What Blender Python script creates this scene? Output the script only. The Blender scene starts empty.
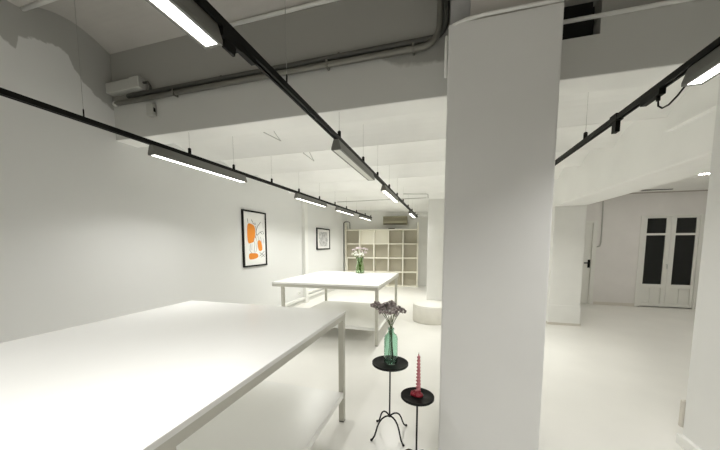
import bpy, bmesh, math, random
from mathutils import Vector, Matrix
random.seed(7)
S = bpy.context.scene
COL = S.collection
PI = math.pi

# ------------------------------------------------------------------ materials
def mat(name, col, rough=0.6, metal=0.0, noise=0.0, nscale=6.0, bump=0.0, spec=0.5, trans=0.0, ior=1.45, coat=0.0):
    m = bpy.data.materials.new(name); m.use_nodes = True
    nt = m.node_tree; b = nt.nodes['Principled BSDF']
    b.inputs['Base Color'].default_value = (*col, 1); b.inputs['Roughness'].default_value = rough
    b.inputs['Metallic'].default_value = metal; b.inputs['Specular IOR Level'].default_value = spec
    b.inputs['Transmission Weight'].default_value = trans; b.inputs['IOR'].default_value = ior
    b.inputs['Coat Weight'].default_value = coat
    if noise or bump:
        tc = nt.nodes.new('ShaderNodeTexCoord')
        n = nt.nodes.new('ShaderNodeTexNoise'); n.inputs['Scale'].default_value = nscale; n.inputs['Detail'].default_value = 5
        nt.links.new(tc.outputs['Object'], n.inputs['Vector'])
        if noise:
            r = nt.nodes.new('ShaderNodeValToRGB')
            r.color_ramp.elements[0].position = 0.3; r.color_ramp.elements[1].position = 0.7
            r.color_ramp.elements[0].color = (*[c * (1 - noise) for c in col], 1)
            r.color_ramp.elements[1].color = (*[min(1, c * (1 + noise * 0.5)) for c in col], 1)
            nt.links.new(n.outputs['Fac'], r.inputs['Fac']); nt.links.new(r.outputs['Color'], b.inputs['Base Color'])
        if bump:
            bp = nt.nodes.new('ShaderNodeBump'); bp.inputs['Strength'].default_value = bump; bp.inputs['Distance'].default_value = 0.01
            nt.links.new(n.outputs['Fac'], bp.inputs['Height']); nt.links.new(bp.outputs['Normal'], b.inputs['Normal'])
    return m

def emit(name, col, strength):
    m = bpy.data.materials.new(name); m.use_nodes = True
    b = m.node_tree.nodes['Principled BSDF']
    b.inputs['Base Color'].default_value = (0.8, 0.8, 0.8, 1)
    b.inputs['Emission Color'].default_value = (*col, 1); b.inputs['Emission Strength'].default_value = strength
    return m

def patch_wall():
    """white paint whose ragged upper edge leaves older grey plaster bare"""
    m = mat('wall_paint', (0.74, 0.745, 0.735), 0.7)
    nt = m.node_tree; b = nt.nodes['Principled BSDF']; N = nt.nodes.new; L = nt.links.new
    tc = N('ShaderNodeTexCoord'); sx = N('ShaderNodeSeparateXYZ'); L(tc.outputs['Object'], sx.inputs[0])
    n = N('ShaderNodeTexNoise'); n.inputs['Scale'].default_value = 14; n.inputs['Detail'].default_value = 6
    L(tc.outputs['Object'], n.inputs['Vector'])
    mr = N('ShaderNodeMapRange'); mr.inputs['From Min'].default_value = 1.5; mr.inputs['From Max'].default_value = 2.4
    L(sx.outputs['Y'], mr.inputs['Value'])
    fc = N('ShaderNodeFloatCurve'); c = fc.mapping.curves[0]
    pts = [(1.5, 3.16), (1.6, 3.13), (1.64, 3.10), (1.665, 3.20), (1.8, 3.27), (1.93, 3.30), (2.0, 3.26), (2.045, 3.16), (2.12, 3.07), (2.2, 3.0), (2.4, 2.9)]
    xs = [((y - 1.5) / 0.9, (z - 2.8) / 0.6) for y, z in pts]
    c.points[0].location = xs[0]; c.points[1].location = xs[-1]
    for p in xs[1:-1]: c.points.new(*p)
    for p in c.points: p.handle_type = 'VECTOR'
    fc.mapping.update()
    L(mr.outputs[0], fc.inputs['Value'])
    a = N('ShaderNodeMath'); a.operation = 'MULTIPLY_ADD'; a.inputs[1].default_value = 0.6; a.inputs[2].default_value = 2.8
    L(fc.outputs[0], a.inputs[0])
    d = N('ShaderNodeMath'); d.operation = 'SUBTRACT'; L(sx.outputs['Z'], d.inputs[0]); L(a.outputs[0], d.inputs[1])
    e = N('ShaderNodeMath'); e.operation = 'MULTIPLY_ADD'; e.inputs[1].default_value = 0.09; e.inputs[2].default_value = -0.045
    L(n.outputs['Fac'], e.inputs[0])
    f = N('ShaderNodeMath'); f.operation = 'ADD'; L(d.outputs[0], f.inputs[0]); L(e.outputs[0], f.inputs[1])
    g = N('ShaderNodeMapRange'); g.inputs['From Min'].default_value = -0.004; g.inputs['From Max'].default_value = 0.012
    L(f.outputs[0], g.inputs['Value'])
    yl = N('ShaderNodeMath'); yl.operation = 'LESS_THAN'; yl.inputs[1].default_value = 2.5; L(sx.outputs['Y'], yl.inputs[0])
    mm = N('ShaderNodeMath'); mm.operation = 'MULTIPLY'; L(g.outputs[0], mm.inputs[0]); L(yl.outputs[0], mm.inputs[1])
    mx = N('ShaderNodeMix'); mx.data_type = 'RGBA'
    mx.inputs['A'].default_value = (0.74, 0.745, 0.735, 1); mx.inputs['B'].default_value = (0.44, 0.44, 0.42, 1)
    L(mm.outputs[0], mx.inputs['Factor']); L(mx.outputs['Result'], b.inputs['Base Color'])
    return m

def beam_mat():
    """old grey plaster above the conduits, whiter paint below with a ragged edge"""
    m = mat('beam_paint', (0.5, 0.5, 0.48), 0.75)
    nt = m.node_tree; b = nt.nodes['Principled BSDF']; N = nt.nodes.new; L = nt.links.new
    tc = N('ShaderNodeTexCoord'); sx = N('ShaderNodeSeparateXYZ'); L(tc.outputs['Object'], sx.inputs[0])
    n = N('ShaderNodeTexNoise'); n.inputs['Scale'].default_value = 9; n.inputs['Detail'].default_value = 6
    L(tc.outputs['Object'], n.inputs['Vector'])
    dip = N('ShaderNodeMapRange'); dip.inputs['From Min'].default_value = -0.55; dip.inputs['From Max'].default_value = -0.35
    dip.inputs['To Min'].default_value = 0.0; dip.inputs['To Max'].default_value = 0.11; L(sx.outputs['X'], dip.inputs['Value'])
    rt = N('ShaderNodeMath'); rt.operation = 'LESS_THAN'; rt.inputs[1].default_value = 0.3; L(sx.outputs['X'], rt.inputs[0])
    dm = N('ShaderNodeMath'); dm.operation = 'MULTIPLY'; L(dip.outputs[0], dm.inputs[0]); L(rt.outputs[0], dm.inputs[1])
    a = N('ShaderNodeMath'); a.operation = 'ADD'; L(sx.outputs['Z'], a.inputs[0]); L(dm.outputs[0], a.inputs[1])
    e = N('ShaderNodeMath'); e.operation = 'MULTIPLY_ADD'; e.inputs[1].default_value = 0.10; L(n.outputs['Fac'], e.inputs[0]); L(a.outputs[0], e.inputs[2])
    g = N('ShaderNodeMapRange'); g.inputs['From Min'].default_value = 3.02; g.inputs['From Max'].default_value = 3.05
    L(e.outputs[0], g.inputs['Value'])
    mx = N('ShaderNodeMix'); mx.data_type = 'RGBA'
    mx.inputs['A'].default_value = (0.60, 0.60, 0.575, 1); mx.inputs['B'].default_value = (0.36, 0.355, 0.33, 1)
    L(g.outputs[0], mx.inputs['Factor']); L(mx.outputs['Result'], b.inputs['Base Color'])
    return m

M = {}
M['wall'] = patch_wall()
M['beam'] = beam_mat()
M['white_wall'] = mat('white_wall', (0.80, 0.80, 0.775), 0.7, noise=0.03, nscale=3)
M['door_wall'] = mat('door_wall', (0.72, 0.70, 0.68), 0.7, noise=0.04, nscale=2.5)
M['pillar'] = mat('pillar_plaster', (0.76, 0.76, 0.745), 0.75, noise=0.025, nscale=2.2, bump=0.12)
M['vault'] = mat('old_vault', (0.52, 0.50, 0.47), 0.8, noise=0.06, nscale=3)
M['ceil'] = mat('white_ceiling', (0.89, 0.89, 0.87), 0.75, noise=0.03, nscale=2.5)
M['grey_conc'] = mat('grey_concrete', (0.42, 0.42, 0.42), 0.85, noise=0.12, nscale=9)
M['floor'] = mat('floor_paint', (0.775, 0.765, 0.725), 0.28, noise=0.035, nscale=1.6, spec=0.5)
M['skirt'] = mat('skirting', (0.62, 0.59, 0.53), 0.6)
M['lam'] = mat('white_laminate', (0.86, 0.86, 0.835), 0.25, noise=0.015, nscale=2, spec=0.5)
M['tmetal'] = mat('white_metal', (0.56, 0.55, 0.49), 0.45)
M['track'] = mat('black_track', (0.008, 0.008, 0.007), 0.5, spec=0.15)
M['lampgrey'] = mat('lamp_grey', (0.17, 0.17, 0.155), 0.5)
M['steel'] = mat('cable_steel', (0.35, 0.35, 0.33), 0.4, metal=0.6)
M['black'] = mat('black_iron', (0.010, 0.010, 0.009), 0.5, noise=0.1, nscale=40, spec=0.2)
M['void'] = mat('dark_void', (0.006, 0.006, 0.006), 0.9)
M['glassdark'] = mat('night_glass', (0.008, 0.009, 0.008), 0.12, spec=0.35)
M['conduit'] = mat('conduit_grey', (0.22, 0.215, 0.19), 0.4, metal=0.5)
M['conduit_dark'] = mat('conduit_dark', (0.10, 0.10, 0.09), 0.5, metal=0.3)
M['boxgrey'] = mat('box_grey', (0.47, 0.47, 0.44), 0.5)
M['wpipe'] = mat('white_pipe', (0.78, 0.78, 0.75), 0.5)
M['cream'] = mat('cream_board', (0.85, 0.83, 0.74), 0.5)
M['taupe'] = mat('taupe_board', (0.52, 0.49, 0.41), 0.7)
M['ac'] = mat('ac_beige', (0.36, 0.335, 0.235), 0.5)
M['acdark'] = mat('ac_dark', (0.10, 0.09, 0.06), 0.6)
M['door'] = mat('door_white', (0.72, 0.72, 0.68), 0.45)
M['paper'] = mat('paper', (0.82, 0.82, 0.80), 0.8)
M['orange'] = mat('orange_ink', (0.80, 0.27, 0.03), 0.8)
M['ink'] = mat('black_ink', (0.03, 0.03, 0.03), 0.8)
M['greyink'] = mat('grey_ink', (0.36, 0.36, 0.36), 0.8)
M['greywash'] = mat('grey_wash', (0.66, 0.66, 0.66), 0.8)
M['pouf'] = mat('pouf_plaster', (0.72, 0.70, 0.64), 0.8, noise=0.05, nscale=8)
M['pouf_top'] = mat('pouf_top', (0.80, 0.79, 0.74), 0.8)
M['green_glass'] = mat('green_glass', (0.62, 0.84, 0.73), 0.03, trans=1.0, ior=1.45)
M['clear_glass'] = mat('vase_glass', (0.74, 0.88, 0.68), 0.03, trans=1.0, ior=1.33)
M['drystem'] = mat('dry_stem', (0.09, 0.13, 0.05), 0.8)
M['drystem2'] = mat('pale_stem', (0.22, 0.20, 0.13), 0.8)
M['dryflower'] = mat('dry_flower', (0.34, 0.29, 0.28), 0.9, noise=0.35, nscale=60)
M['dryflower2'] = mat('dry_flower_pale', (0.50, 0.45, 0.44), 0.9, noise=0.3, nscale=60)
M['whiteflower'] = mat('white_petals', (0.84, 0.83, 0.78), 0.8)
M['pinkflower'] = mat('pink_petals', (0.66, 0.57, 0.60), 0.8)
M['leaf'] = mat('leaf', (0.10, 0.20, 0.03), 0.6)
M['candle'] = mat('candle_pink', (0.52, 0.19, 0.21), 0.45)
M['candlered'] = mat('candle_red', (0.24, 0.010, 0.022), 0.4)
M['wick'] = mat('wick', (0.03, 0.02, 0.02), 0.9)
M['socket'] = mat('socket', (0.55, 0.55, 0.52), 0.5)
EM = 5.0
M['lit'] = emit('lamp_lit', (1.0, 0.985, 0.95), EM)
M['lit_far'] = emit('lamp_lit_far', (1.0, 0.985, 0.90), EM)
M['lens_off'] = mat('lens_off', (0.62, 0.62, 0.58), 0.35)

# ------------------------------------------------------------------ mesh helpers
def BM(): return bmesh.new()

def box(bm, x0, x1, y0, y1, z0, z1, mi=0):
    vs = [bm.verts.new((x, y, z)) for x in (x0, x1) for y in (y0, y1) for z in (z0, z1)]
    for q in ((0, 1, 3, 2), (4, 6, 7, 5), (0, 4, 5, 1), (2, 3, 7, 6), (0, 2, 6, 4), (1, 5, 7, 3)):
        f = bm.faces.new([vs[i] for i in q]); f.material_index = mi
    return bm

def prism_y(bm, prof, y0, y1, mi=0, cap=True):
    """profile of (x, z) swept along y"""
    a = [bm.verts.new((x, y0, z)) for x, z in prof]; b = [bm.verts.new((x, y1, z)) for x, z in prof]
    n = len(prof)
    for i in range(n):
        f = bm.faces.new([a[i], a[(i + 1) % n], b[(i + 1) % n], b[i]]); f.material_index = mi
    if cap:
        bm.faces.new(a[::-1]).material_index = mi; bm.faces.new(b).material_index = mi
    return bm

def prism_x(bm, prof, x0, x1, mi=0):
    """profile of (y, z) swept along x"""
    a = [bm.verts.new((x0, y, z)) for y, z in prof]; b = [bm.verts.new((x1, y, z)) for y, z in prof]
    n = len(prof)
    for i in range(n):
        bm.faces.new([a[i], a[(i + 1) % n], b[(i + 1) % n], b[i]]).material_index = mi
    bm.faces.new(a[::-1]).material_index = mi; bm.faces.new(b).material_index = mi
    return bm

def tube(bm, pts, r, seg=10, mi=0, cap=True):
    pts = [Vector(p) for p in pts]; rings = []; prev = None
    rs = r if isinstance(r, (list, tuple)) else [r] * len(pts)
    for i, p in enumerate(pts):
        d = (pts[min(i + 1, len(pts) - 1)] - pts[max(i - 1, 0)]).normalized()
        if prev is None:
            u = d.cross(Vector((0, 0, 1)))
            if u.length < 1e-3: u = d.cross(Vector((1, 0, 0)))
        else:
            u = prev - d * prev.dot(d)
            if u.length < 1e-4: u = d.cross(Vector((1, 0, 0)))
        u.normalize(); v = d.cross(u); prev = u
        rings.append([bm.verts.new(p + (u * math.cos(t) + v * math.sin(t)) * rs[i]) for t in [2 * PI * k / seg for k in range(seg)]])
    for a, b in zip(rings, rings[1:]):
        for k in range(seg):
            f = bm.faces.new([a[k], a[(k + 1) % seg], b[(k + 1) % seg], b[k]]); f.material_index = mi; f.smooth = True
    if cap:
        bm.faces.new(rings[0][::-1]).material_index = mi; bm.faces.new(rings[-1]).material_index = mi
    return bm

def lathe(bm, prof, seg=40, cx=0, cy=0, mi=0, smooth=True):
    rings = []
    for r, z in prof:
        if r < 1e-6: rings.append([bm.verts.new((cx, cy, z))])
        else: rings.append([bm.verts.new((cx + r * math.cos(2 * PI * k / seg), cy + r * math.sin(2 * PI * k / seg), z)) for k in range(seg)])
    for a, b in zip(rings, rings[1:]):
        for k in range(seg):
            k2 = (k + 1) % seg
            if len(a) == 1 and len(b) == 1: continue
            if len(a) == 1: q = [a[0], b[k2], b[k]]
            elif len(b) == 1: q = [a[k], a[k2], b[0]]
            else: q = [a[k], a[k2], b[k2], b[k]]
            f = bm.faces.new(q); f.smooth = smooth; f.material_index = mi
    return bm

def blob(bm, c, r, sub=1, mi=0, sq=(1, 1, 1)):
    res = bmesh.ops.create_icosphere(bm, subdivisions=sub, radius=1, matrix=Matrix.Translation(c) @ Matrix.Diagonal((r * sq[0], r * sq[1], r * sq[2], 1)))
    fs = set(f for v in res['verts'] for f in v.link_faces)
    for f in fs: f.smooth = True; f.material_index = mi
    return bm

def obj(name, bm, mats, parent=None, bevel=0.0, loc=None, label=None, weld=True, rotz=0):
    bmesh.ops.recalc_face_normals(bm, faces=bm.faces)
    me = bpy.data.meshes.new(name); bm.to_mesh(me); bm.free()
    for m in (mats if isinstance(mats, (list, tuple)) else [mats]): me.materials.append(M[m] if isinstance(m, str) else m)
    o = bpy.data.objects.new(name, me); COL.objects.link(o)
    if parent: o.parent = parent
    if loc: o.location = loc
    if rotz: o.rotation_euler = (0, 0, rotz)
    if bevel:
        b = o.modifiers.new('bevel', 'BEVEL'); b.width = bevel; b.segments = 2; b.limit_method = 'ANGLE'; b.angle_limit = 0.6
    if label: o['label'] = label
    return o

def tag(o, label, cat, group=None):
    o['label'] = label; o['category'] = cat
    if group: o['group'] = group
    return o

def thing(name, label, cat, loc=(0, 0, 0), rotz=0, group=None):
    o = bpy.data.objects.new(name, None); COL.objects.link(o); o.empty_display_size = 0.1
    o.location = loc; o.rotation_euler = (0, 0, rotz)
    return tag(o, label, cat, group)

def struct(name, bm, m, parent=None, bevel=0.0):
    o = obj(name, bm, m, parent, bevel)
    if not parent: o['kind'] = 'structure'
    return o

def dup(root, loc, label=None, group=None, rotz=None):
    r = root.copy(); COL.objects.link(r); r.location = loc
    if rotz is not None: r.rotation_euler = (0, 0, rotz)
    if label: r['label'] = label
    if group: r['group'] = group
    for ch in list(root.children):
        c = ch.copy(); COL.objects.link(c); c.parent = r
        for g in list(ch.children):
            d = g.copy(); COL.objects.link(d); d.parent = c
    return r

# ------------------------------------------------------------------ the setting
WX, RX, RY, BY, DY = -3.42, 6.5, -3.2, 10.15, 8.5
BF, BB, BZ = 2.37, 2.60, 2.622         # main beam: face, back, soffit
LB0, LB1, LBZ = 1.95, 2.45, 2.195      # lengthwise beam

struct('floor', box(BM(), WX - 0.2, RX + 0.2, RY - 0.2, BY + 0.9, -0.12, 0), 'floor')
struct('wall_left', box(BM(), WX - 0.2, WX, RY - 0.2, BY + 0.9, 0, 3.9), 'wall')
struct('wall_right', box(BM(), RX, RX + 0.2, RY - 0.2, BY + 0.9, 0, 3.9), 'white_wall')
struct('wall_rear', box(BM(), WX, RX, RY - 0.2, RY, 0, 3.9), 'white_wall')
SA = math.radians(9.0)
bk = struct('wall_back', box(BM(), -0.1, 4.85, 0, 0.2, 0, 2.9), 'white_wall')
bk.location = (WX, 10.17, 0); bk.rotation_euler = (0, 0, SA)
struct('wall_partition', box(BM(), 1.2, 1.35, DY + 0.2, BY + 0.8, 0, 2.9), 'white_wall')
# the doors' wall, built round its two openings
bm = BM()
D1 = (2.78, 3.61, 2.06); D2 = (4.51, 5.69, 2.185)
box(bm, 1.2, D1[0], DY, DY + 0.2, 0, 2.9); box(bm, D1[0], D1[1], DY, DY + 0.2, D1[2], 2.9)
box(bm, D1[1], D2[0], DY, DY + 0.2, 0, 2.9); box(bm, D2[0], D2[1], DY, DY + 0.2, D2[2], 2.9)
box(bm, D2[1], RX, DY, DY + 0.2, 0, 2.9)
struct('wall_doors', bm, 'door_wall')
struct('baseboard_doors', box(box(BM(), D1[1] + 0.06, D2[0], DY - 0.012, DY, 0, 0.07), D2[1] + 0.01, RX, DY - 0.012, DY, 0, 0.07), 'skirt')

# low vaulted white ceiling of the far bay: shallow vaults between joists
joists = [2.62, 3.44, 4.31, 5.18, 6.05, 6.92, 7.79, 8.66, 9.53, 10.40]
JW, JZ, RISE = 0.005, 2.668, 0.15
prof = [(BB - 0.02, BZ + 0.012)]
for a, b in zip(joists, joists[1:]):
    prof += [(a - JW, JZ), (a + JW, JZ)]
    y0, y1 = a + JW, b - JW
    for k in range(0, 13):
        t = k / 12.0
        prof.append((y0 + (y1 - y0) * t, JZ + 0.004 + RISE * math.sin(PI * t) ** 0.9))
prof += [(joists[-1] - JW, JZ), (BY + 0.9, JZ), (BY + 0.9, 3.0), (BB - 0.02, 3.0)]
struct('ceiling_far', prism_x(BM(), prof, WX, LB0 + 0.02), 'ceil')

def ceil_z(y):
    if y < BF: return 3.52
    if y < BB: return BZ
    for a, b in zip(joists, joists[1:]):
        if a + JW < y < b - JW:
            t = (y - a - JW) / (b - a - 2 * JW)
            return JZ + 0.004 + RISE * math.sin(PI * t) ** 0.9
    return JZ

struct('ceiling_right', box(BM(), LB1 - 0.02, RX, BB - 0.02, BY + 0.8, 2.725, 3.0), 'ceil')
# high grey vaults of the near bay
prof = []
ys = [BF, 1.70, 1.55, 0.88, 0.73, 0.06, -0.09, -0.76, -0.91, -1.58, -1.73, -2.40, -2.55, RY]
for i in range(0, len(ys) - 1):
    y0, y1 = ys[i], ys[i + 1]
    if i % 2 == 0:
        for k in range(0, 15):
            t = k / 14.0
            prof.append((y0 + (y1 - y0) * t, 3.495 + 0.10 * math.sin(PI * t)))
    else:
        prof += [(y0, 3.455), (y1, 3.455)]
prof += [(RY, 3.9), (BF, 3.9)]
struct('ceiling_near', prism_x(BM(), prof, WX, RX), 'vault')
# white cover strip along the joist
struct('trim_1', tube(BM(), [(WX + 0.02, 1.70, 3.445), (-2.2, 1.70, 3.445)], 0.016), 'wpipe')
struct('trim_2', tube(BM(), [(-2.02, BF - 0.014, 3.475), (-0.10, BF - 0.014, 3.475)], 0.016), 'wpipe')

# main beam with the dark service opening right of the pillar
bm = BM(); HX0, HX1, HZ0, HZ1 = 0.42, 0.955, 2.875, 3.115
box(bm, WX, RX, BF, BB, BZ, HZ0); box(bm, WX, HX0, BF, BB, HZ0, HZ1); box(bm, HX1, RX, BF, BB, HZ0, HZ1); box(bm, WX, RX, BF, BB, HZ1, 3.9)
struct('beam', bm, 'beam')
struct('beam_soffit', box(BM(), WX, RX, BF + 0.003, BB, BZ - 0.006, BZ - 0.0002), 'ceil')
struct('opening_shade', box(box(BM(), HX0, HX1 - 0.03, BF + 0.05, BB - 0.01, HZ0 + 0.001, HZ1 - 0.001), HX1 - 0.03, HX1 - 0.001, BF + 0.10, BB - 0.01, HZ0 + 0.001, HZ1 - 0.001), 'void')  # black infill, the unlit depth of the opening put in as colour
# lengthwise beam on the right and its column
struct('beam_lengthwise', box(BM(), LB0, LB1, BB, DY, LBZ, 3.0), 'ceil', bevel=0.012)
struct('column', box(BM(), LB0, LB1, 6.12, 6.62, 0, LBZ), 'white_wall', bevel=0.01)
struct('baseboard_column', box(box(BM(), LB0 - 0.012, LB1 + 0.012, 6.106, 6.632, 0, 0.05), LB0 - 0.006, LB1 + 0.006, 6.113, 6.627, 0.05, 0.37), ['white_wall'], bevel=0.003)
struct('baseboard_column_foot', box(BM(), LB0 - 0.018, LB1 + 0.018, 6.100, 6.64, 0, 0.045), 'skirt')
struct('column_far', box(BM(), -0.395, 0.10, 7.9, 8.4, 0, 2.71), 'white_wall', bevel=0.01)
# the big pillar in front
P0, P1, PF, PB = 0.002, 0.634, 2.02, 2.60
def rounded(x0, x1, y0, y1, r, z0, z1, bm, seg=5):
    pr = []
    for cx, cy, a0 in ((x1 - r, y0 + r, -PI / 2), (x1 - r, y1 - r, 0), (x0 + r, y1 - r, PI / 2), (x0 + r, y0 + r, PI)):
        for k in range(seg + 1):
            a = a0 + PI / 2 * k / seg; pr.append((cx + r * math.cos(a), cy + r * math.sin(a)))
    a = [bm.verts.new((x, y, z0)) for x, y in pr]; b = [bm.verts.new((x, y, z1)) for x, y in pr]
    n = len(pr)
    for i in range(n): bm.faces.new([a[i], a[(i + 1) % n], b[(i + 1) % n], b[i]])
    bm.faces.new(a[::-1]); bm.faces.new(b)
    return bm
bm = rounded(P0, P1, PF, BF + 0.02, 0.012, 0, 2.875, BM())
box(bm, P0 + 0.004, P1 - 0.004, BF, PB, 0, BZ + 0.01)
struct('pillar', bm, 'pillar')
struct('pillar_lip', tube(BM(), [(0.004, PF + 0.02, 2.862), (0.03, PF + 0.008, 2.874), (0.10, PF + 0.003, 2.889), (0.20, PF + 0.002, 2.897), (0.40, PF + 0.002, 2.897), (0.63, PF + 0.002, 2.893)], 0.011), 'white_wall')
struct('pillar_head', box(BM(), 0.13, 0.625, PF + 0.03, BF, 2.875, 3.5), 'vault')
struct('pillar_head_rough', box(BM(), 0.012, 0.13, PF + 0.07, BF, 2.87, 3.5), 'grey_conc')
# right-hand pillar, its skirting and the low block behind it
struct('pillar_right', box(BM(), 1.775, 2.45, 2.0, 2.66, 0, BZ + 0.005), 'pillar', bevel=0.012)
struct('pillar_right_head', box(BM(), 1.775, 2.45, 2.0, BF, BZ, 3.5), 'beam')
struct('baseboard_pillar', box(BM(), 1.740, 1.775, 1.99, 2.655, 0, 0.075), 'white_wall', bevel=0.004)
struct('trim_4', box(BM(), 1.764, 1.80, 2.655, 2.69, 0.12, 0.33), 'skirt', bevel=0.008)
# ledge under the joist on the lengthwise beam
struct('trim_5', box(BM(), LB0 - 0.05, LB0, BB, 3.36, 2.515, 2.54), 'ceil')
# wall pilaster / riser and trunking low on the left wall
struct('trim_6', box(BM(), WX, WX + 0.085, 6.62, 6.78, 0, 2.655), 'white_wall', bevel=0.006)
struct('trim_7', box(BM(), WX, WX + 0.06, 4.6, 9.3, 0.105, 0.165), 'wpipe', bevel=0.004)
struct('trim_8', box(BM(), WX, WX + 0.06, 6.80, 9.3, 0.225, 0.27), 'wpipe', bevel=0.004)
struct('baseboard_left', box(BM(), WX, WX + 0.02, RY, 10.1, 0, 0.06), 'white_wall')

M['shadow_line'] = mat('shadow_line', (0.42, 0.38, 0.35), 0.7)
struct('shadow_strip', box(BM(), LB1, RX, DY - 0.018, DY, 2.700, 2.722), 'shadow_line')  # dark strip painting the shadow line where doors' wall meets ceiling
# ------------------------------------------------------------------ doors
d = struct('door_1', box(BM(), D1[0] + 0.045, D1[1] - 0.045, DY + 0.03, DY + 0.07, 0.008, D1[2] - 0.04), 'door', bevel=0.004)
struct('door_frame', box(box(box(BM(), D1[0] - 0.04, D1[0] + 0.045, DY - 0.015, DY + 0.09, 0, D1[2] + 0.03), D1[1] - 0.045, D1[1] + 0.04, DY - 0.015, DY + 0.09, 0, D1[2] + 0.03), D1[0] + 0.045, D1[1] - 0.045, DY - 0.015, DY + 0.09, D1[2] - 0.04, D1[2] + 0.03), 'door', d, bevel=0.004)
bm = box(BM(), 3.505, 3.555, DY + 0.018, DY + 0.03, 0.92, 1.12); tube(bm, [(3.53, DY + 0.02, 1.04), (3.53, DY - 0.025, 1.04), (3.41, DY - 0.028, 1.04)], 0.015, 8)
obj('door_handle', bm, 'black', d)

bm = BM()
x0, x1, zt = D2
box(bm, x0, x0 + 0.075, DY - 0.02, DY + 0.09, 0, zt); box(bm, x1 - 0.075, x1, DY - 0.02, DY + 0.09, 0, zt); box(bm, x0 + 0.075, x1 - 0.075, DY - 0.02, DY + 0.09, zt - 0.035, zt)
d2 = struct('door_2', bm, 'door', bevel=0.005)
mid = (x0 + x1) / 2
for (a, b, side) in ((x0 + 0.078, mid - 0.002, 1), (mid + 0.002, x1 - 0.078, -1)):
    bm = BM(); st = 0.07
    ga, gb = a + (0.055 if side > 0 else st + 0.02), b - (st + 0.02 if side > 0 else 0.055)
    y0, y1 = DY + 0.0, DY + 0.05; top = zt - 0.038
    box(bm, a, ga, y0, y1, 0.02, top); box(bm, gb, b, y0, y1, 0.02, top)
    box(bm, ga, gb, y0, y1, 2.115, top); box(bm, ga, gb, y0, y1, 1.715, 1.765); box(bm, ga, gb, y0, y1, 0.02, 0.10); box(bm, ga, gb, y0, y1, 0.46, 0.555)
    box(bm, ga, gb, y0 + 0.022, y1 - 0.005, 0.10, 0.46)
    w = (gb - ga) / 2
    box(bm, ga + w - 0.02, ga + w + 0.02, y0 + 0.004, y1, 0.10, 0.46)
    lf = struct('door_leaf', bm, 'door', d2, bevel=0.004)
    obj('glass_pane', box(BM(), ga, gb, y0 + 0.020, y0 + 0.028, 0.555, 1.715), 'glassdark', lf)
    obj('glass_pane', box(BM(), ga, gb, y0 + 0.020, y0 + 0.028, 1.765, 2.115), 'glassdark', lf)
bm = BM(); tube(bm, [(mid - 0.035, DY, 1.03), (mid - 0.035, DY - 0.035, 1.03), (mid - 0.035, DY - 0.04, 0.93)], 0.008, 8)
obj('door_handle', bm, 'steel', d2)
# thin white conduit on the doors' wall
tag(obj('wall_conduit', tube(BM(), [(3.50, DY - 0.014, 2.70), (3.66, DY - 0.014, 2.70), (3.72, DY - 0.014, 2.66), (3.73, DY - 0.014, 2.4), (3.74, DY - 0.014, 1.55), (3.72, DY - 0.014, 1.46), (3.67, DY - 0.014, 1.45)], 0.013, 8), 'boxgrey'),
    'thin white conduit running down the wall right of the plain white door', 'conduit')

# ------------------------------------------------------------------ tables
def table(label, x0, x1, y0, y1, z, band, legs, sh, shz):
    t = thing('work_table', label, 'table', ((x0 + x1) / 2, (y0 + y1) / 2, 0))
    ox, oy = t.location.x, t.location.y
    B = lambda a, b, c, d, e, f: box(BM(), a - ox, b - ox, c - oy, d - oy, e, f)
    obj('tabletop', B(x0, x1, y0, y1, z - 0.025, z), 'lam', t, bevel=0.003)
    bm = BM(); k = 0.028
    for q in ((x0 + 0.004, x1 - 0.004, y0 + 0.004, y0 + k), (x0 + 0.004, x1 - 0.004, y1 - k, y1 - 0.004), (x0 + 0.004, x0 + k, y0 + k, y1 - k), (x1 - k, x1 - 0.004, y0 + k, y1 - k)):
        box(bm, q[0] - ox, q[1] - ox, q[2] - oy, q[3] - oy, z - band, z - 0.0255)
    obj('apron', bm, 'tmetal', t, bevel=0.002)
    for lx, ly in legs:
        L = obj('leg', B(lx, lx + 0.045, ly, ly + 0.045, 0.008, z - band if not (lx + 0.045 > x1 - 0.03 or ly + 0.045 > y1 - 0.03) else z - band), 'tmetal', t, bevel=0.003)
        bm = B(lx + 0.002, lx + 0.043, ly + 0.002, ly + 0.043, 0, 0.009)
        obj('foot_cap', bm, 'conduit_dark', L)
    obj('lower_shelf', B(sh[0], sh[1], sh[2], sh[3], shz - 0.05, shz), 'lam', t, bevel=0.003)
    return t
table('white work table nearest the camera, filling the lower left foreground', -2.37, -0.765, 0.12, 2.24, 0.95, 0.066,
      [(-0.815, 2.185), (-0.815, 0.60), (-2.32, 2.185), (-2.32, 0.60)], (-2.30, -0.770, 0.65, 2.18), 0.268)
table('white work table farther back, with a vase of white flowers on it', -2.64, -0.885, 4.03, 6.06, 0.90, 0.07,
      [(-0.935, 4.045), (-0.935, 5.86), (-2.48, 4.045), (-2.48, 5.82)], (-2.48, -0.890, 4.095, 5.85), 0.262)

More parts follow.
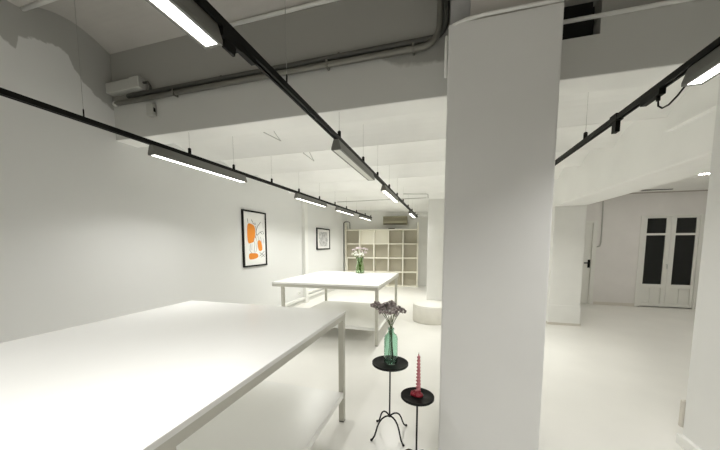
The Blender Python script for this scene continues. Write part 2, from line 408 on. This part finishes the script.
# ------------------------------------------------------------------ tracks and lamps
TZ0, TZ1 = 2.370, 2.405
SLOPE = {}
def tx(x, y): return x + SLOPE[x] * (y - 3.0)
def track(label, x, y0, y1, hang, slope=0.0):
    SLOPE[x] = slope
    t = thing('lighting_track', label, 'track', (tx(x, y0), y0, TZ0), -math.atan(slope))
    bm = BM(); box(bm, -0.018, -0.006, 0, y1 - y0, 0, TZ1 - TZ0); box(bm, 0.006, 0.018, 0, y1 - y0, 0, TZ1 - TZ0); box(bm, -0.006, 0.006, 0, y1 - y0, 0.012, TZ1 - TZ0)
    obj('rail', bm, 'track', t)
    obj('end_cap', box(BM(), -0.020, 0.020, y1 - y0, y1 - y0 + 0.012, -0.002, TZ1 - TZ0 + 0.002), 'track', t)
    for y in hang:
        g = 1.0 if y > BF else 0.3
        bm = lathe(BM(), [(0, 0), (0.015 * g, 0), (0.015 * g, 0.052), (0.006 * g, 0.06), (0, 0.06)], 12)
        h = obj('hanger', bm, 'track', t, loc=(0, y - y0, TZ1 - TZ0))
        cz = ceil_z(y) - TZ1
        obj('suspension_wire', tube(BM(), [(0, 0, 0.058), (0, 0, cz + 0.01)], 0.0012 if y > BF else 0.0016, 6), 'steel', h)
    return t
TL, TC, TR = -2.455, -0.868, 1.157
track('leftmost black lighting track, running along the bare left wall', TL, -2.6, 9.42, [-1.2, 0.2, 1.52, 2.40, 3.02, 3.80, 4.60, 5.42, 6.24, 7.0, 7.82, 8.68, 9.34], 0.023)
track('middle black lighting track, passing over the tables\' right edge', TC, -2.6, 9.5, [-1.2, 0.2, 1.55, 2.40, 3.15, 3.85, 4.68, 5.48, 6.27, 7.14, 8.0, 8.8, 9.4], 0.008)
tr = track('rightmost black lighting track, rising to the upper right behind the big pillar', TR, -2.6, 6.0, [-1.2, 0.2, 3.01, 4.4, 5.4])
obj('track_joint', box(BM(), -0.023, 0.023, 2.50 + 2.6, 2.58 + 2.6, -0.004, 0.042), 'track', tr)

LCOL = {'lit': (1.0, 0.99, 0.965), 'lit_far': (1.0, 0.995, 0.945)}
LPOW = {'lit': 12.5, 'lit_far': 17.0}
SPREAD = {'lit': 132, 'lit_far': 140}
LL, LH, LW = 1.20, 0.085, 0.042
def make_lamp(label, loc, lit):
    t = thing('track_lamp', label, 'lamp', loc)
    bm = BM(); w, tw = LW, 0.021
    # flared trough, open underneath
    prism_y(bm, [(-tw, 0), (-w, -0.066), (-w, -LH), (-w + 0.005, -LH), (-w + 0.005, -0.067), (-tw + 0.004, -0.006), (tw - 0.004, -0.006), (w - 0.005, -0.067), (w - 0.005, -LH), (w, -LH), (w, -0.066), (tw, 0)], 0.004, LL - 0.004)
    obj('housing', bm, 'lampgrey', t)
    for y0 in (0, LL - 0.004):
        bm = prism_y(BM(), [(-tw, 0), (-w, -0.066), (-w, -LH), (w, -LH), (w, -0.066), (tw, 0)], y0, y0 + 0.004)
        obj('end_plate', bm, 'lampgrey', t)
    bm = box(BM(), -w + 0.013, w - 0.013, 0.012, LL - 0.012, -LH + 0.002, -LH + 0.008)
    fr = BM(); z0, z1 = -LH, -LH + 0.004
    box(fr, -w + 0.0052, -w + 0.0128, 0.005, LL - 0.005, z0, z1); box(fr, w - 0.0128, w - 0.0052, 0.005, LL - 0.005, z0, z1); box(fr, -w + 0.0128, w - 0.0128, 0.005, 0.0118, z0, z1); box(fr, -w + 0.0128, w - 0.0128, LL - 0.0118, LL - 0.005, z0, z1)
    obj('bezel', fr, 'lampgrey', t)
    obj('diffuser', bm, lit, t, label='glowing white diffuser' if lit != 'lens_off' else 'unlit pale diffuser')
    if lit != 'lens_off':
        ld = bpy.data.lights.get('lamp_light_' + lit)
        if not ld:
            ld = bpy.data.lights.new('lamp_light_' + lit, 'AREA'); ld.shape = 'RECTANGLE'; ld.size = 2 * w - 0.028; ld.size_y = LL - 0.03
            ld.color = LCOL[lit]; ld.energy = LPOW[lit]; ld.spread = math.radians(SPREAD[lit])
        lo = bpy.data.objects.new('lamp_light', ld); COL.objects.link(lo); lo.parent = t; lo.location = (0, LL / 2, -LH + 0.001)
    for y in (0.10, LL - 0.10):
        obj('track_adapter', box(BM(), -0.014, 0.014, y - 0.045, y + 0.045, 0.0003, 0.014), 'track', t)
    return t
LZ = TZ0 - 0.001
G = 'grey trough lamps on the tracks'
def lamp(x, y, lit, label, off=0.0):
    t = make_lamp(label, (tx(x, y) + off, y, LZ), lit); t.rotation_euler = (0, 0, -math.atan(SLOPE[x])); return t
a = lamp(TL, 2.0, 'lit', 'long grey lamp on the leftmost track, nearest one on it, high beside the bare wall'); a['group'] = G
b = lamp(TC, 2.32, 'lens_off', 'unlit grey lamp on the middle track just left of the big pillar'); b['group'] = G
def copy_lamp(src, x, y, label, off=0.0): return dup(src, (tx(x, y) + off, y, LZ), label, G, -math.atan(SLOPE[x]))
c = lamp(TL, 4.5, 'lit_far', 'second lamp along the leftmost track, above the farther work table'); c['group'] = G
copy_lamp(c, TL, 6.33, 'third lamp along the leftmost track, above right of the small framed drawing')
copy_lamp(c, TL, 8.13, 'last lamp at the far end of the leftmost track')
copy_lamp(c, TC, 4.24, 'second visible lamp along the middle track after the unlit one')
copy_lamp(c, TC, 7.5, 'last lamp at the far end of the middle track, before the shelving')
copy_lamp(a, TC, -0.183, 'bright louvred lamp at the top edge of the photo beside the middle track', -0.015)
r1 = copy_lamp(a, TR, 0.70, 'bright lamp on the rightmost track at the right edge of the photo', 0.01)
copy_lamp(c, TR, 4.0, 'lamp on the rightmost track hidden behind the big pillar')
copy_lamp(a, TL, -0.9, 'lamp on the leftmost track above the near end of the front table')
copy_lamp(a, TC, -2.1, 'lamp on the middle track behind the camera')
copy_lamp(a, TR, -1.6, 'lamp on the rightmost track behind the camera')
# adapters seen on the tracks
bm = BM(); box(bm, -0.016, 0.020, 0, 0.11, -0.035, 0); box(bm, -0.012, 0.014, 0.10, 0.22, -0.024, 0); prism_y(bm, [(-0.012, -0.035), (0.012, -0.035), (0.006, -0.065), (-0.006, -0.065)], 0.02, 0.085)
tag(obj('track_connector', bm, 'track', loc=(tx(TC, 1.03), 1.03, TZ0 - 0.0005)), 'chunky black feed connector under the middle track beside the bright near lamp', 'connector')
bm = BM(); box(bm, -0.014, 0.014, 0, 0.05, -0.075, 0)
tag(obj('track_connector', bm, 'track', loc=(TR, 2.515, TZ0 - 0.0045)), 'small black adapter hanging under the rightmost track left of its joint', 'connector')
bm = BM(); box(bm, -0.016, 0.016, 0, 0.16, -0.03, 0); tube(bm, [(0, 0.03, -0.03), (0, 0.03, -0.055)], 0.010, 8)
cn = tag(obj('track_connector', bm, 'track', loc=(TR, 2.09, TZ0 - 0.0005)), 'black adapter with a drooping cable next to the right edge lamp', 'connector')
obj('cable', tube(BM(), [(0, 0.03, -0.05), (0.0, 0.025, -0.085), (0.0, -0.01, -0.112), (0, -0.06, -0.115), (0, -0.12, -0.095), (0, -0.165, -0.07), (0, -0.19, -0.06)], 0.0045, 8), 'track', cn)

# ------------------------------------------------------------------ right-hand room: ceiling slot and strip lamp
tag(obj('air_slot', box(BM(), 4.05, 4.84, 8.12, 8.16, 2.712, 2.7245), 'void'), 'narrow dark slot in the ceiling above the glazed double door', 'air vent')
def strip(label, x, y):
    t = thing('strip_lamp', label, 'lamp', (x, y, 2.724))
    obj('housing', box(BM(), 0, 1.3, -0.05, 0.05, -0.016, 0), 'lampgrey', t); obj('diffuser', box(BM(), 0.01, 1.29, -0.03, 0.03, -0.022, -0.0165), 'lit_r', t, label='glowing white diffuser')
    return t
M['lit_r'] = emit('lamp_lit_right', (1.0, 0.965, 0.92), 52.0)
strip('bright strip lamp on the ceiling at the upper right, left of the right pillar', 4.05, 6.50)
strip('strip lamp on the right-hand room ceiling hidden by the right pillar', 3.9, 4.2)

# ------------------------------------------------------------------ services on the beam
def bend(x0, x1, z, r, ztop, y):
    p = [(x0, y, z), (x1 - r, y, z)]
    for k in range(1, 9):
        a = PI / 2 * k / 8; p.append((x1 - r + r * math.sin(a), y, z + r - r * math.cos(a)))
    p.append((x1, y, ztop)); return p
bm = tube(BM(), bend(WX + 0.09, -0.062, 2.972, 0.13, 3.49, BF - 0.034), 0.023, 12)
t = thing('conduit', 'lower, lighter conduit along the grey beam, bending up beside the pillar', 'conduit', (0, 0, 0))
obj('pipe', bm, 'conduit', t)
for x in (-2.55, -1.45, -0.95, -0.25):
    obj('clip', box(BM(), x - 0.008, x + 0.008, BF - 0.061, BF, 2.944, 2.9995), 'conduit', t)
obj('pipe_end', tube(BM(), [(WX + 0.06, BF - 0.03, 2.972), (WX + 0.10, BF - 0.03, 2.972)], 0.026, 12), 'wpipe', t)
t2 = thing('conduit', 'upper, darker conduit along the grey beam, just above the lighter one', 'conduit', (0, 0, 0))
obj('pipe', tube(BM(), bend(WX + 0.25, -0.020, 3.026, 0.10, 3.49, BF - 0.026), 0.021, 12), 'conduit_dark', t2)
for x in (-2.0, -0.85): obj('clip', box(BM(), x - 0.008, x + 0.008, BF - 0.042, BF, 3.0, 3.046), 'conduit_dark', t2)
t = thing('trunking_box', 'grey box high in the corner where the beam meets the left wall', 'electrical box', (-3.16, BF, 3.06))
obj('body', box(BM(), -0.235, 0.095, -0.085, 0, 0, 0.10), 'boxgrey', t, bevel=0.006)
obj('seam', box(BM(), 0.095, 0.10, -0.080, 0, 0.002, 0.098), 'black', t)
obj('end_cover', box(BM(), 0.10, 0.225, -0.092, 0, -0.004, 0.106), 'boxgrey', t, bevel=0.006)
obj('cable_stub', tube(BM(), [(0.225, -0.04, 0.06), (0.28, -0.035, 0.06), (0.30, -0.03, 0.02), (0.30, -0.03, -0.02)], 0.012, 8), 'conduit_dark', t)
t = thing('switch_box', 'small white switch box under the conduits on the grey beam', 'switch', (-2.865, BF, 2.795))
obj('body', box(BM(), -0.04, 0.04, -0.055, 0, 0, 0.115), 'boxgrey', t, bevel=0.008)
obj('rocker', box(BM(), 0.036, 0.0415, -0.040, -0.018, 0.035, 0.075), 'black', t)
tag(obj('conduit', tube(BM(), [(0.64, BF - 0.014, 2.978), (3.0, BF - 0.014, 2.985), (RX - 0.02, BF - 0.014, 2.985)], 0.013, 10), 'wpipe'), 'thin white pipe crossing the dark opening right of the pillar', 'pipe')
tag(obj('pillar_conduit', tube(BM(), [(-0.011, 2.05, 2.58), (-0.011, 2.05, 2.80), (-0.010, 2.07, 2.84)], 0.009, 8), 'wpipe'), 'thin white pipe down the upper left edge of the big pillar', 'pipe')
# bent wire hooks left in the white ceiling
def hook(label, p, q):
    p, q = Vector(p), Vector(q); d = q - p
    up = q - d * 0.38 + Vector((-0.03, 0, 0)); up.z = ceil_z(up.y) + 0.004
    md = q - d * 0.12 + Vector((-0.012, 0, 0.035))
    pts = [Vector((0, 0, 0.012)), Vector((0, 0, 0)), d * 0.5, d * 0.96, d, d * 0.98 + Vector((-0.003, 0, 0.008)), md - p, up - p]
    return tag(obj('wire_hook', tube(BM(), pts, [0.0045] * 5 + [0.0035] * 3, 6), 'steel', loc=p), label, 'hook')
hook('larger bent wire hook in the white ceiling just past the grey beam', (-1.845, 2.655, 2.672), (-1.842, 3.083, 2.70))
hook('smaller bent wire hook in the white ceiling, the farther one', (-1.75, 3.47, 2.668), (-1.818, 3.93, 2.70))
# duct stub near the far column
tag(obj('duct', tube(BM(), [(-0.84, 9.62, 2.50), (-0.70, 9.2, 2.44), (-0.42, 8.42, 2.34)], 0.035, 10), 'wpipe'), 'short white duct behind the far column, at the end of the middle track', 'duct')
tag(obj('ceiling_conduit', tube(BM(), [(-2.80, 7.52, 2.656), (-0.42, 7.46, 2.656)], 0.010, 8), 'boxgrey'), 'long thin conduit crossing the far white ceiling above the shelving', 'conduit')
tag(obj('ceiling_conduit', tube(BM(), [(-0.90, 6.74, 2.655), (-0.40, 6.90, 2.655), (-0.36, 6.91, 2.645), (-0.355, 6.91, 2.56)], 0.010, 8), 'boxgrey'), 'short thin conduit on the white ceiling just left of the far column', 'conduit')
t = thing('wall_socket', 'white wall socket low on the left wall behind the farther table', 'socket', (WX, 6.40, 0.25))
obj('plate', box(BM(), 0, 0.022, -0.06, 0.06, 0, 0.085), 'wpipe', t, bevel=0.004)
obj('outlet', box(BM(), 0.022, 0.025, -0.02, 0.03, 0.02, 0.065), 'socket', t)
tag(obj('wall_pipe', tube(BM(), [(-1.15, 10.50, 2.42), (-0.3, 10.635, 2.42)], 0.015, 8), 'wpipe'), 'thin pipe on the back wall right of the air conditioner', 'pipe')

# ------------------------------------------------------------------ shelving, air conditioner
SX, SYY, SW, SHH, SD, TT = -3.385, 9.80, 2.60, 2.04, 0.33, 0.035
t = thing('shelf_unit', 'cream open shelving of square cubbyholes against the back wall', 'shelving', (SX, SYY, 0), SA)
for i, x in enumerate((0, SW - TT)): obj('side_panel', box(BM(), x, x + TT, 0, SD, 0, SHH if i == 5 else 2.28), 'cream', t, bevel=0.002)
cw = (SW - TT) / 5
for k in range(5):
    z = k * (SHH - TT) / 4; obj('shelf_board', box(BM(), TT, SW - TT, 0.003, SD, z + (0.0 if k else 0.0), z + TT), 'cream', t, bevel=0.002)
ch = (SHH - TT) / 4
for k in range(1, 5):
    bm = BM()
    for r in range(4): box(bm, k * cw, k * cw + TT, 0.003, SD - 0.012, r * ch + TT, (r + 1) * ch)
    obj('divider', bm, 'cream', t, bevel=0.002)
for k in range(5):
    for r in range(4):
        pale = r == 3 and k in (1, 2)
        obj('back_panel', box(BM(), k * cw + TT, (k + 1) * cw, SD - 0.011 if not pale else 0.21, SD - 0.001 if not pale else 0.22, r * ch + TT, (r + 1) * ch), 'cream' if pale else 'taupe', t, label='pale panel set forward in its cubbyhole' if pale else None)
tag(obj('clothes_rail', tube(BM(), [(0, 0, 0), (0, 0, 2.2), (0.0, 0.0, 2.25), (0.02, 0, 2.285), (0.06, 0, 2.30), (0.16, 0.0, 2.30), (0.20, 0, 2.285), (0.225, 0, 2.25), (0.23, 0, 2.05)], 0.012, 10), 'conduit_dark', loc=(SX - 0.018, SYY - 0.03, 0)), 'dark bent pipe rising at the left end of the cream shelving', 'pipe')
bm = box(BM(), 0, 0.05, 0, 0.12, 0, 0.455)
o = tag(obj('loose_board', bm, 'cream', loc=(SX + 0.04, SYY + 0.02, ch + TT + 0.001), rotz=SA), 'narrow pale board standing in the second lowest left cubbyhole of the shelving', 'board')
tag(obj('remote_box', box(BM(), 0, 0.22, 0, 0.10, 0, 0.035), 'acdark', loc=(SX + 1.52, SYY + 0.32, SHH + 0.001), rotz=SA), 'small flat dark box on top of the cream shelving', 'box')
t = thing('air_conditioner', 'beige wall air conditioner above the shelving', 'air conditioner', (-2.10, 10.37, 2.20), SA)
bm = prism_x(BM(), [(0, 0.02), (-0.12, 0), (-0.19, 0.06), (-0.21, 0.14), (-0.20, 0.26), (-0.15, 0.30), (0, 0.30)], 0, 0.86)
obj('body', bm, 'ac', t, bevel=0.01)
bm = BM()
for k in range(3): box(bm, 0.02, 0.84, -0.216, -0.20, 0.13 + 0.045 * k, 0.138 + 0.045 * k)
obj('grille', bm, 'acdark', t); obj('air_flap', box(BM(), 0.04, 0.82, -0.200, -0.13, 0.012, 0.03), 'acdark', t)

# ------------------------------------------------------------------ pictures on the left wall
def picture(label, y0, y1, z0, z1, fw, art, mats):
    t = thing('framed_picture', label, 'picture', (WX, (y0 + y1) / 2, z0))
    W, Hh = y1 - y0, z1 - z0
    bm = BM(); D = 0.035
    box(bm, 0.002, D, -W / 2, -W / 2 + fw, 0, Hh); box(bm, 0.002, D, W / 2 - fw, W / 2, 0, Hh)
    box(bm, 0.002, D, -W / 2 + fw, W / 2 - fw, 0, fw); box(bm, 0.002, D, -W / 2 + fw, W / 2 - fw, Hh - fw, Hh)
    obj('frame', bm, 'black', t, bevel=0.002)
    bm = box(BM(), 0.004, 0.018, -W / 2 + fw, W / 2 - fw, fw, Hh - fw)
    art(bm, W, Hh)
    obj('print', bm, mats, t)
    return t
def flat(bm, pts, mi, x):
    bm.faces.new([bm.verts.new((x, y, z)) for y, z in pts]).material_index = mi
def stroke(bm, pts, w, mi, x):
    tube(bm, [(x, y, z) for y, z in pts], w, 5, mi)
def art1(bm, W, Hh):
    P = lambda px, py: (-W / 2 + W * (px - 40) / 150.0, Hh - Hh * (py - 60) / 340.0)
    def poly(pts, mi, n=6):
        c = [P(*p) for p in pts]; out = []
        m = len(c)                                    # round the outline off
        for i in range(m):
            p0, p1, p2, p3 = [Vector(c[(i + j) % m]) for j in (-1, 0, 1, 2)]
            for k in range(n):
                s = k / n; out.append(tuple(0.5 * ((2 * p1) + (p2 - p0) * s + (2 * p0 - 5 * p1 + 4 * p2 - p3) * s * s + (3 * p1 - p0 - 3 * p2 + p3) * s ** 3)))
        flat(bm, out, mi, 0.0186)
    poly([(70, 148), (98, 142), (115, 160), (116, 205), (108, 240), (98, 252), (70, 250)], 1)
    poly([(132, 246), (146, 238), (158, 258), (161, 296), (146, 306), (134, 292)], 1)
    poly([(76, 322), (100, 318), (126, 322), (132, 340), (116, 352), (78, 354)], 1)
    for pts, mi, w in (([(95, 114), (106, 136), (120, 142), (116, 130)], 2, .0042), ([(155, 122), (132, 152), (121, 186), (128, 210)], 2, .0042), ([(120, 150), (124, 190), (116, 226)], 2, .004),
                       ([(130, 206), (150, 186), (168, 180), (174, 198)], 2, .0042), ([(150, 186), (164, 200)], 2, .0038), ([(168, 128), (172, 160)], 3, .0035), ([(70, 110), (74, 136)], 2, .0038),
                       ([(104, 225), (112, 262), (106, 310)], 3, .0045), ([(120, 214), (128, 250), (120, 306), (110, 314)], 3, .0045), ([(134, 212), (140, 244), (152, 216), (156, 252)], 3, .0045),
                       ([(84, 262), (80, 302), (92, 316)], 3, .0045), ([(94, 258), (92, 300)], 3, .0035), ([(168, 224), (174, 256)], 3, .0035),
                       ([(142, 316), (158, 326), (176, 344)], 2, .0042), ([(142, 338), (158, 326), (174, 308)], 2, .0042), ([(150, 345), (164, 338), (178, 326)], 2, .0034)):
        stroke(bm, [P(*p) for p in pts], w, mi, 0.0185)
def art2(bm, W, Hh):
    random.seed(5)
    m = 0.19
    flat(bm, [(-W / 2 + W * m, Hh * 0.15), (W / 2 - W * m, Hh * 0.15), (W / 2 - W * m, Hh * 0.83), (-W / 2 + W * m, Hh * 0.83)], 1, 0.0184)
    for k in range(34):
        y = -W / 2 + W * random.uniform(m + .02, .76); z = Hh * random.uniform(.18, .76)
        p = [(y, z)]
        for j in range(3):
            y = max(-W / 2 + W * m, min(W / 2 - W * m, y + random.uniform(-.10, .10))); z = max(Hh * .16, min(Hh * .82, z + random.uniform(-.09, .09))); p.append((y, z))
        stroke(bm, p, 0.0045, 2, 0.0186)
picture('black-framed abstract print with orange shapes on the left wall', 4.345, 5.045, 1.09, 2.12, 0.028, art1, ['paper', 'orange', 'ink', 'greyink'])
picture('smaller black-framed grey line drawing farther along the left wall', 7.46, 8.42, 1.352, 1.972, 0.034, art2, ['paper', 'greywash', 'greyink'])

# ------------------------------------------------------------------ pouf by the far column
t = thing('drum_stool', 'round pale drum stool in front of the far column', 'stool', (-0.185, 5.78, 0))
obj('drum', lathe(BM(), [(0, 0.002), (0.358, 0.002), (0.365, 0.02), (0.365, 0.30), (0.358, 0.315), (0, 0.315)], 48), 'pouf', t)
obj('seat_pad', lathe(BM(), [(0, 0.3155), (0.358, 0.3155), (0.361, 0.33), (0.351, 0.343), (0, 0.345)], 48), 'pouf_top', t)

# ------------------------------------------------------------------ black iron side tables
def iron_stand(label, x, y, h, r, spread, jz, rot):
    t = thing('iron_side_table', label, 'side table', (x, y, 0), rot)
    obj('tray', lathe(BM(), [(0, h - 0.014), (r - 0.004, h - 0.014), (r, h - 0.010), (r, h + 0.004), (r - 0.004, h + 0.004), (r - 0.006, h), (0, h)], 48), 'black', t)
    obj('stem', tube(BM(), [(0, 0, jz - 0.012), (0, 0, h - 0.0135)], 0.0062, 10), 'black', t)
    for k in range(4):
        a = PI / 4 + k * PI / 2; ca, sa = math.cos(a), math.sin(a)
        pr = [(0.003, jz - 0.006), (spread * 0.12, jz + 0.003), (spread * 0.28, jz + 0.006), (spread * 0.46, jz - 0.002), (spread * 0.62, jz - 0.022), (spread * 0.74, jz - 0.055), (spread * 0.80, jz * 0.45), (spread * 0.90, jz * 0.2), (spread * 0.965, 0.020), (spread * 1.02, 0.009), (spread * 1.08, 0.009)]
        L = obj('leg', tube(BM(), [(ca * u, sa * u, z) for u, z in pr], 0.0062, 8), 'black', t)
        obj('foot', lathe(BM(), [(0, 0), (0.008, 0.001), (0.010, 0.008), (0.006, 0.016), (0, 0.017)], 10, ca * spread * 1.08, sa * spread * 1.08), 'black', L)
    return t
SAx, SAy, SAh = -0.374, 2.155, 0.583
SBx, SBy, SBh = -0.138, 1.85, 0.508
iron_stand('taller black iron side table carrying the green bottle', SAx, SAy, SAh, 0.140, 0.160, 0.148, math.radians(2))
iron_stand('shorter black iron side table carrying the candle beside the pillar', SBx, SBy, SBh, 0.108, 0.145, 0.095, math.radians(10))

# bottle
def hollow(outer, th=0.003):
    inner = [(max(0.0, r - th), z + (th if i == 0 or r == 0 else 0)) for i, (r, z) in enumerate(outer)]
    inner[0] = (0, outer[0][1] + th * 1.6); inner[1] = (max(0, outer[1][0] - th), outer[1][1] + th * 1.6)
    return outer + inner[::-1]
BZ0 = SAh + 0.0008
pr = [(0, 0), (0.047, 0), (0.052, 0.006), (0.053, 0.03), (0.053, 0.190), (0.050, 0.207), (0.042, 0.222), (0.029, 0.234), (0.0225, 0.243), (0.021, 0.258), (0.025, 0.261), (0.025, 0.273), (0.0215, 0.276)]
tag(obj('glass_bottle', lathe(BM(), hollow(pr), 40), 'green_glass', loc=(SAx + 0.004, SAy, BZ0)), 'green glass bottle holding dried flowers on the taller iron table', 'bottle')
# dried flowers standing in it, one thing each
def dried(hx, hy, hz, r, k):
    t = thing('dried_flower', 'dried dusky flower standing in the green glass bottle', 'flower', (SAx + 0.004, SAy, BZ0), 0, 'dried flowers in the green bottle')
    a = random.uniform(0, 6.28); b = (0.022 * math.cos(a), 0.022 * math.sin(a), 0.014 + 0.004 * k % 0.02)
    nk = (0.011 * math.cos(k * 0.9), 0.011 * math.sin(k * 0.9), 0.262)
    md = (nk[0] + (hx - nk[0]) * 0.42, nk[1] + (hy - nk[1]) * 0.42, nk[2] + (hz - nk[2]) * 0.5)
    obj('stem', tube(BM(), [b, (b[0] * .5, b[1] * .5, .14), nk, md, (hx, hy, hz)], 0.0022, 6), 'drystem', t)
    bm = BM()
    for q in range(46):
        th = random.uniform(0, 2 * PI); ph = math.acos(random.uniform(-0.45, 1)); rr = r * random.uniform(0.75, 1.05)
        blob(bm, (hx + rr * 1.15 * math.sin(ph) * math.cos(th), hy + rr * 1.15 * math.sin(ph) * math.sin(th), hz + rr * 0.72 * math.cos(ph)), r * random.uniform(0.20, 0.32), 1, random.randint(0, 1))
    obj('flower_head', bm, ['dryflower', 'dryflower2'], t)
for k, (hx, hy, hz, r) in enumerate([(-0.118, -0.02, 0.452, 0.034), (-0.080, 0.015, 0.420, 0.036), (-0.038, -0.015, 0.442, 0.038), (0.004, 0.02, 0.428, 0.037), (0.044, -0.01, 0.424, 0.036), (0.070, 0.02, 0.410, 0.033), (-0.01, 0.045, 0.45, 0.034), (-0.05, -0.045, 0.41, 0.032), (0.03, -0.05, 0.405, 0.032)]):
    dried(hx, hy, hz, r, k)
# leafy bits inside the bottle
# candle
t = thing('twisted_candle', 'twisted pink and red candle on the shorter iron side table', 'candle', (SBx + 0.004, SBy, SBh + 0.0008))
bm = BM(); N, SEG = 90, 24; z0, z1 = 0.034, 0.283; rings = []
for i in range(N + 1):
    s = i / N; r = 0.0135 - 0.0055 * s if s < 0.94 else 0.0069 * (1 - (s - 0.94) / 0.06 * 0.75)
    ring = []
    for k in range(SEG):
        a = 2 * PI * k / SEG; rr = r * (1 + 0.34 * math.cos(2 * (a - s * 2 * PI * 5.5)))
        ring.append(bm.verts.new((rr * math.cos(a), rr * math.sin(a), z0 + (z1 - z0) * s)))
    rings.append(ring)
for p, q in zip(rings, rings[1:]):
    for k in range(SEG):
        f = bm.faces.new([p[k], p[(k + 1) % SEG], q[(k + 1) % SEG], q[k]]); f.smooth = True
bm.faces.new(rings[0][::-1]); bm.faces.new(rings[-1])
obj('candle_body', bm, 'candle', t)
obj('wick', tube(BM(), [(0, 0, 0.282), (0.001, 0, 0.293)], 0.0012, 5), 'wick', t)
bm = lathe(BM(), [(0, 0), (0.030, 0), (0.034, 0.006), (0.030, 0.014), (0.018, 0.020), (0.018, 0.036), (0.014, 0.038), (0, 0.038)], 24)
for k in range(7): blob(bm, (-0.018 + 0.020 * math.cos(k * 0.9), 0.020 * math.sin(k * 0.9), 0.014), 0.013, 2)
blob(bm, (-0.038, -0.012, 0.012), 0.012, 2)
obj('candle_holder', bm, 'candlered', t, label='dark red wax foot of the candle')

# vase on the far table
VX, VY, VZ = -1.671, 5.82, 0.9008
pr = [(0, 0), (0.078, 0), (0.088, 0.010), (0.092, 0.06), (0.084, 0.14), (0.066, 0.21), (0.062, 0.25), (0.074, 0.31), (0.084, 0.33)]
tag(obj('glass_vase', lathe(BM(), hollow(pr, 0.004), 36), 'clear_glass', loc=(VX, VY, VZ)), 'clear glass vase of white flowers on the farther work table', 'vase')
def white_flower(hx, hy, hz, r, k, m):
    t = thing('cut_flower', 'pale cut flower in the glass vase on the farther table', 'flower', (VX, VY, VZ), 0, 'pale flowers in the glass vase')
    a = k * 1.3; b = (0.04 * math.cos(a), 0.04 * math.sin(a), 0.014); nk = (-0.028 * math.cos(a), -0.028 * math.sin(a), 0.22)
    obj('stem', tube(BM(), [b, nk, (nk[0] + (hx - nk[0]) * .5, nk[1] + (hy - nk[1]) * .5, .34), (hx, hy, hz)], 0.0045, 6), 'leaf', t)
    bm = BM()
    for q in range(22):
        th = random.uniform(0, 2 * PI); ph = math.acos(random.uniform(-0.5, 1))
        blob(bm, (hx + r * math.sin(ph) * math.cos(th), hy + r * math.sin(ph) * math.sin(th), hz + 0.8 * r * math.cos(ph)), r * random.uniform(.25, .42), 1)
    obj('flower_head', bm, m, t)
    bm = BM()
    for q in range(2):
        th = a + q * 2.2; c0 = Vector((nk[0] * .6, nk[1] * .6, 0.06 + 0.07 * q)); d = Vector((0.028 * math.cos(th), 0.028 * math.sin(th), 0.05)); s = Vector((-math.sin(th), math.cos(th), 0)) * 0.013
        v = [bm.verts.new(p) for p in (c0, c0 + d * .5 + s, c0 + d, c0 + d * .5 - s)]
        e = [bm.verts.new(p.co + Vector((0, 0, -0.003))) for p in v]
        bm.faces.new(v); bm.faces.new(e[::-1])
        for i in range(4): bm.faces.new([v[i], e[i], e[(i + 1) % 4], v[(i + 1) % 4]])
    obj('leaf', bm, 'leaf', t)
for k, (hx, hy, hz, r, m) in enumerate([(-0.13, 0.0, 0.47, 0.034, 'pinkflower'), (-0.07, 0.05, 0.50, 0.038, 'pinkflower'), (0.0, -0.02, 0.51, 0.040, 'pinkflower'), (0.07, 0.04, 0.50, 0.036, 'pinkflower'), (0.13, 0.0, 0.48, 0.032, 'pinkflower'),
                                        (-0.14, -0.03, 0.39, 0.030, 'whiteflower'), (-0.05, -0.05, 0.37, 0.046, 'whiteflower'), (0.05, -0.06, 0.385, 0.050, 'whiteflower'), (0.10, 0.02, 0.42, 0.034, 'pinkflower'), (-0.08, -0.02, 0.43, 0.034, 'whiteflower'), (0.02, 0.05, 0.44, 0.036, 'pinkflower')]):
    white_flower(hx * 1.08, hy, hz * 1.02, r * 0.86, k, m)

# ------------------------------------------------------------------ world, camera, view
w = bpy.data.worlds.new('world'); S.world = w; w.use_nodes = True
w.node_tree.nodes['Background'].inputs['Color'].default_value = (0.01, 0.012, 0.015, 1)
cam = bpy.data.cameras.new('camera'); co = bpy.data.objects.new('camera', cam); COL.objects.link(co)
cam.sensor_fit = 'HORIZONTAL'; cam.sensor_width = 36; cam.lens = 288.0 / 720 * 36
cam.shift_y = 45.0 / 720; cam.clip_start = 0.02
co.location = (0, 0, 1.5); co.rotation_euler = (math.radians(90 - 5.06), 0, math.radians(16.017))
S.camera = co
S.view_settings.view_transform = 'Standard'; S.view_settings.look = 'None'; S.view_settings.gamma = 1
S.view_settings.exposure = 0.10; S.view_settings.use_curve_mapping = False
S.cycles.use_denoising = True; S.cycles.max_bounces = 14; S.cycles.diffuse_bounces = 8; S.cycles.transmission_bounces = 12
S.cycles.caustics_reflective = False
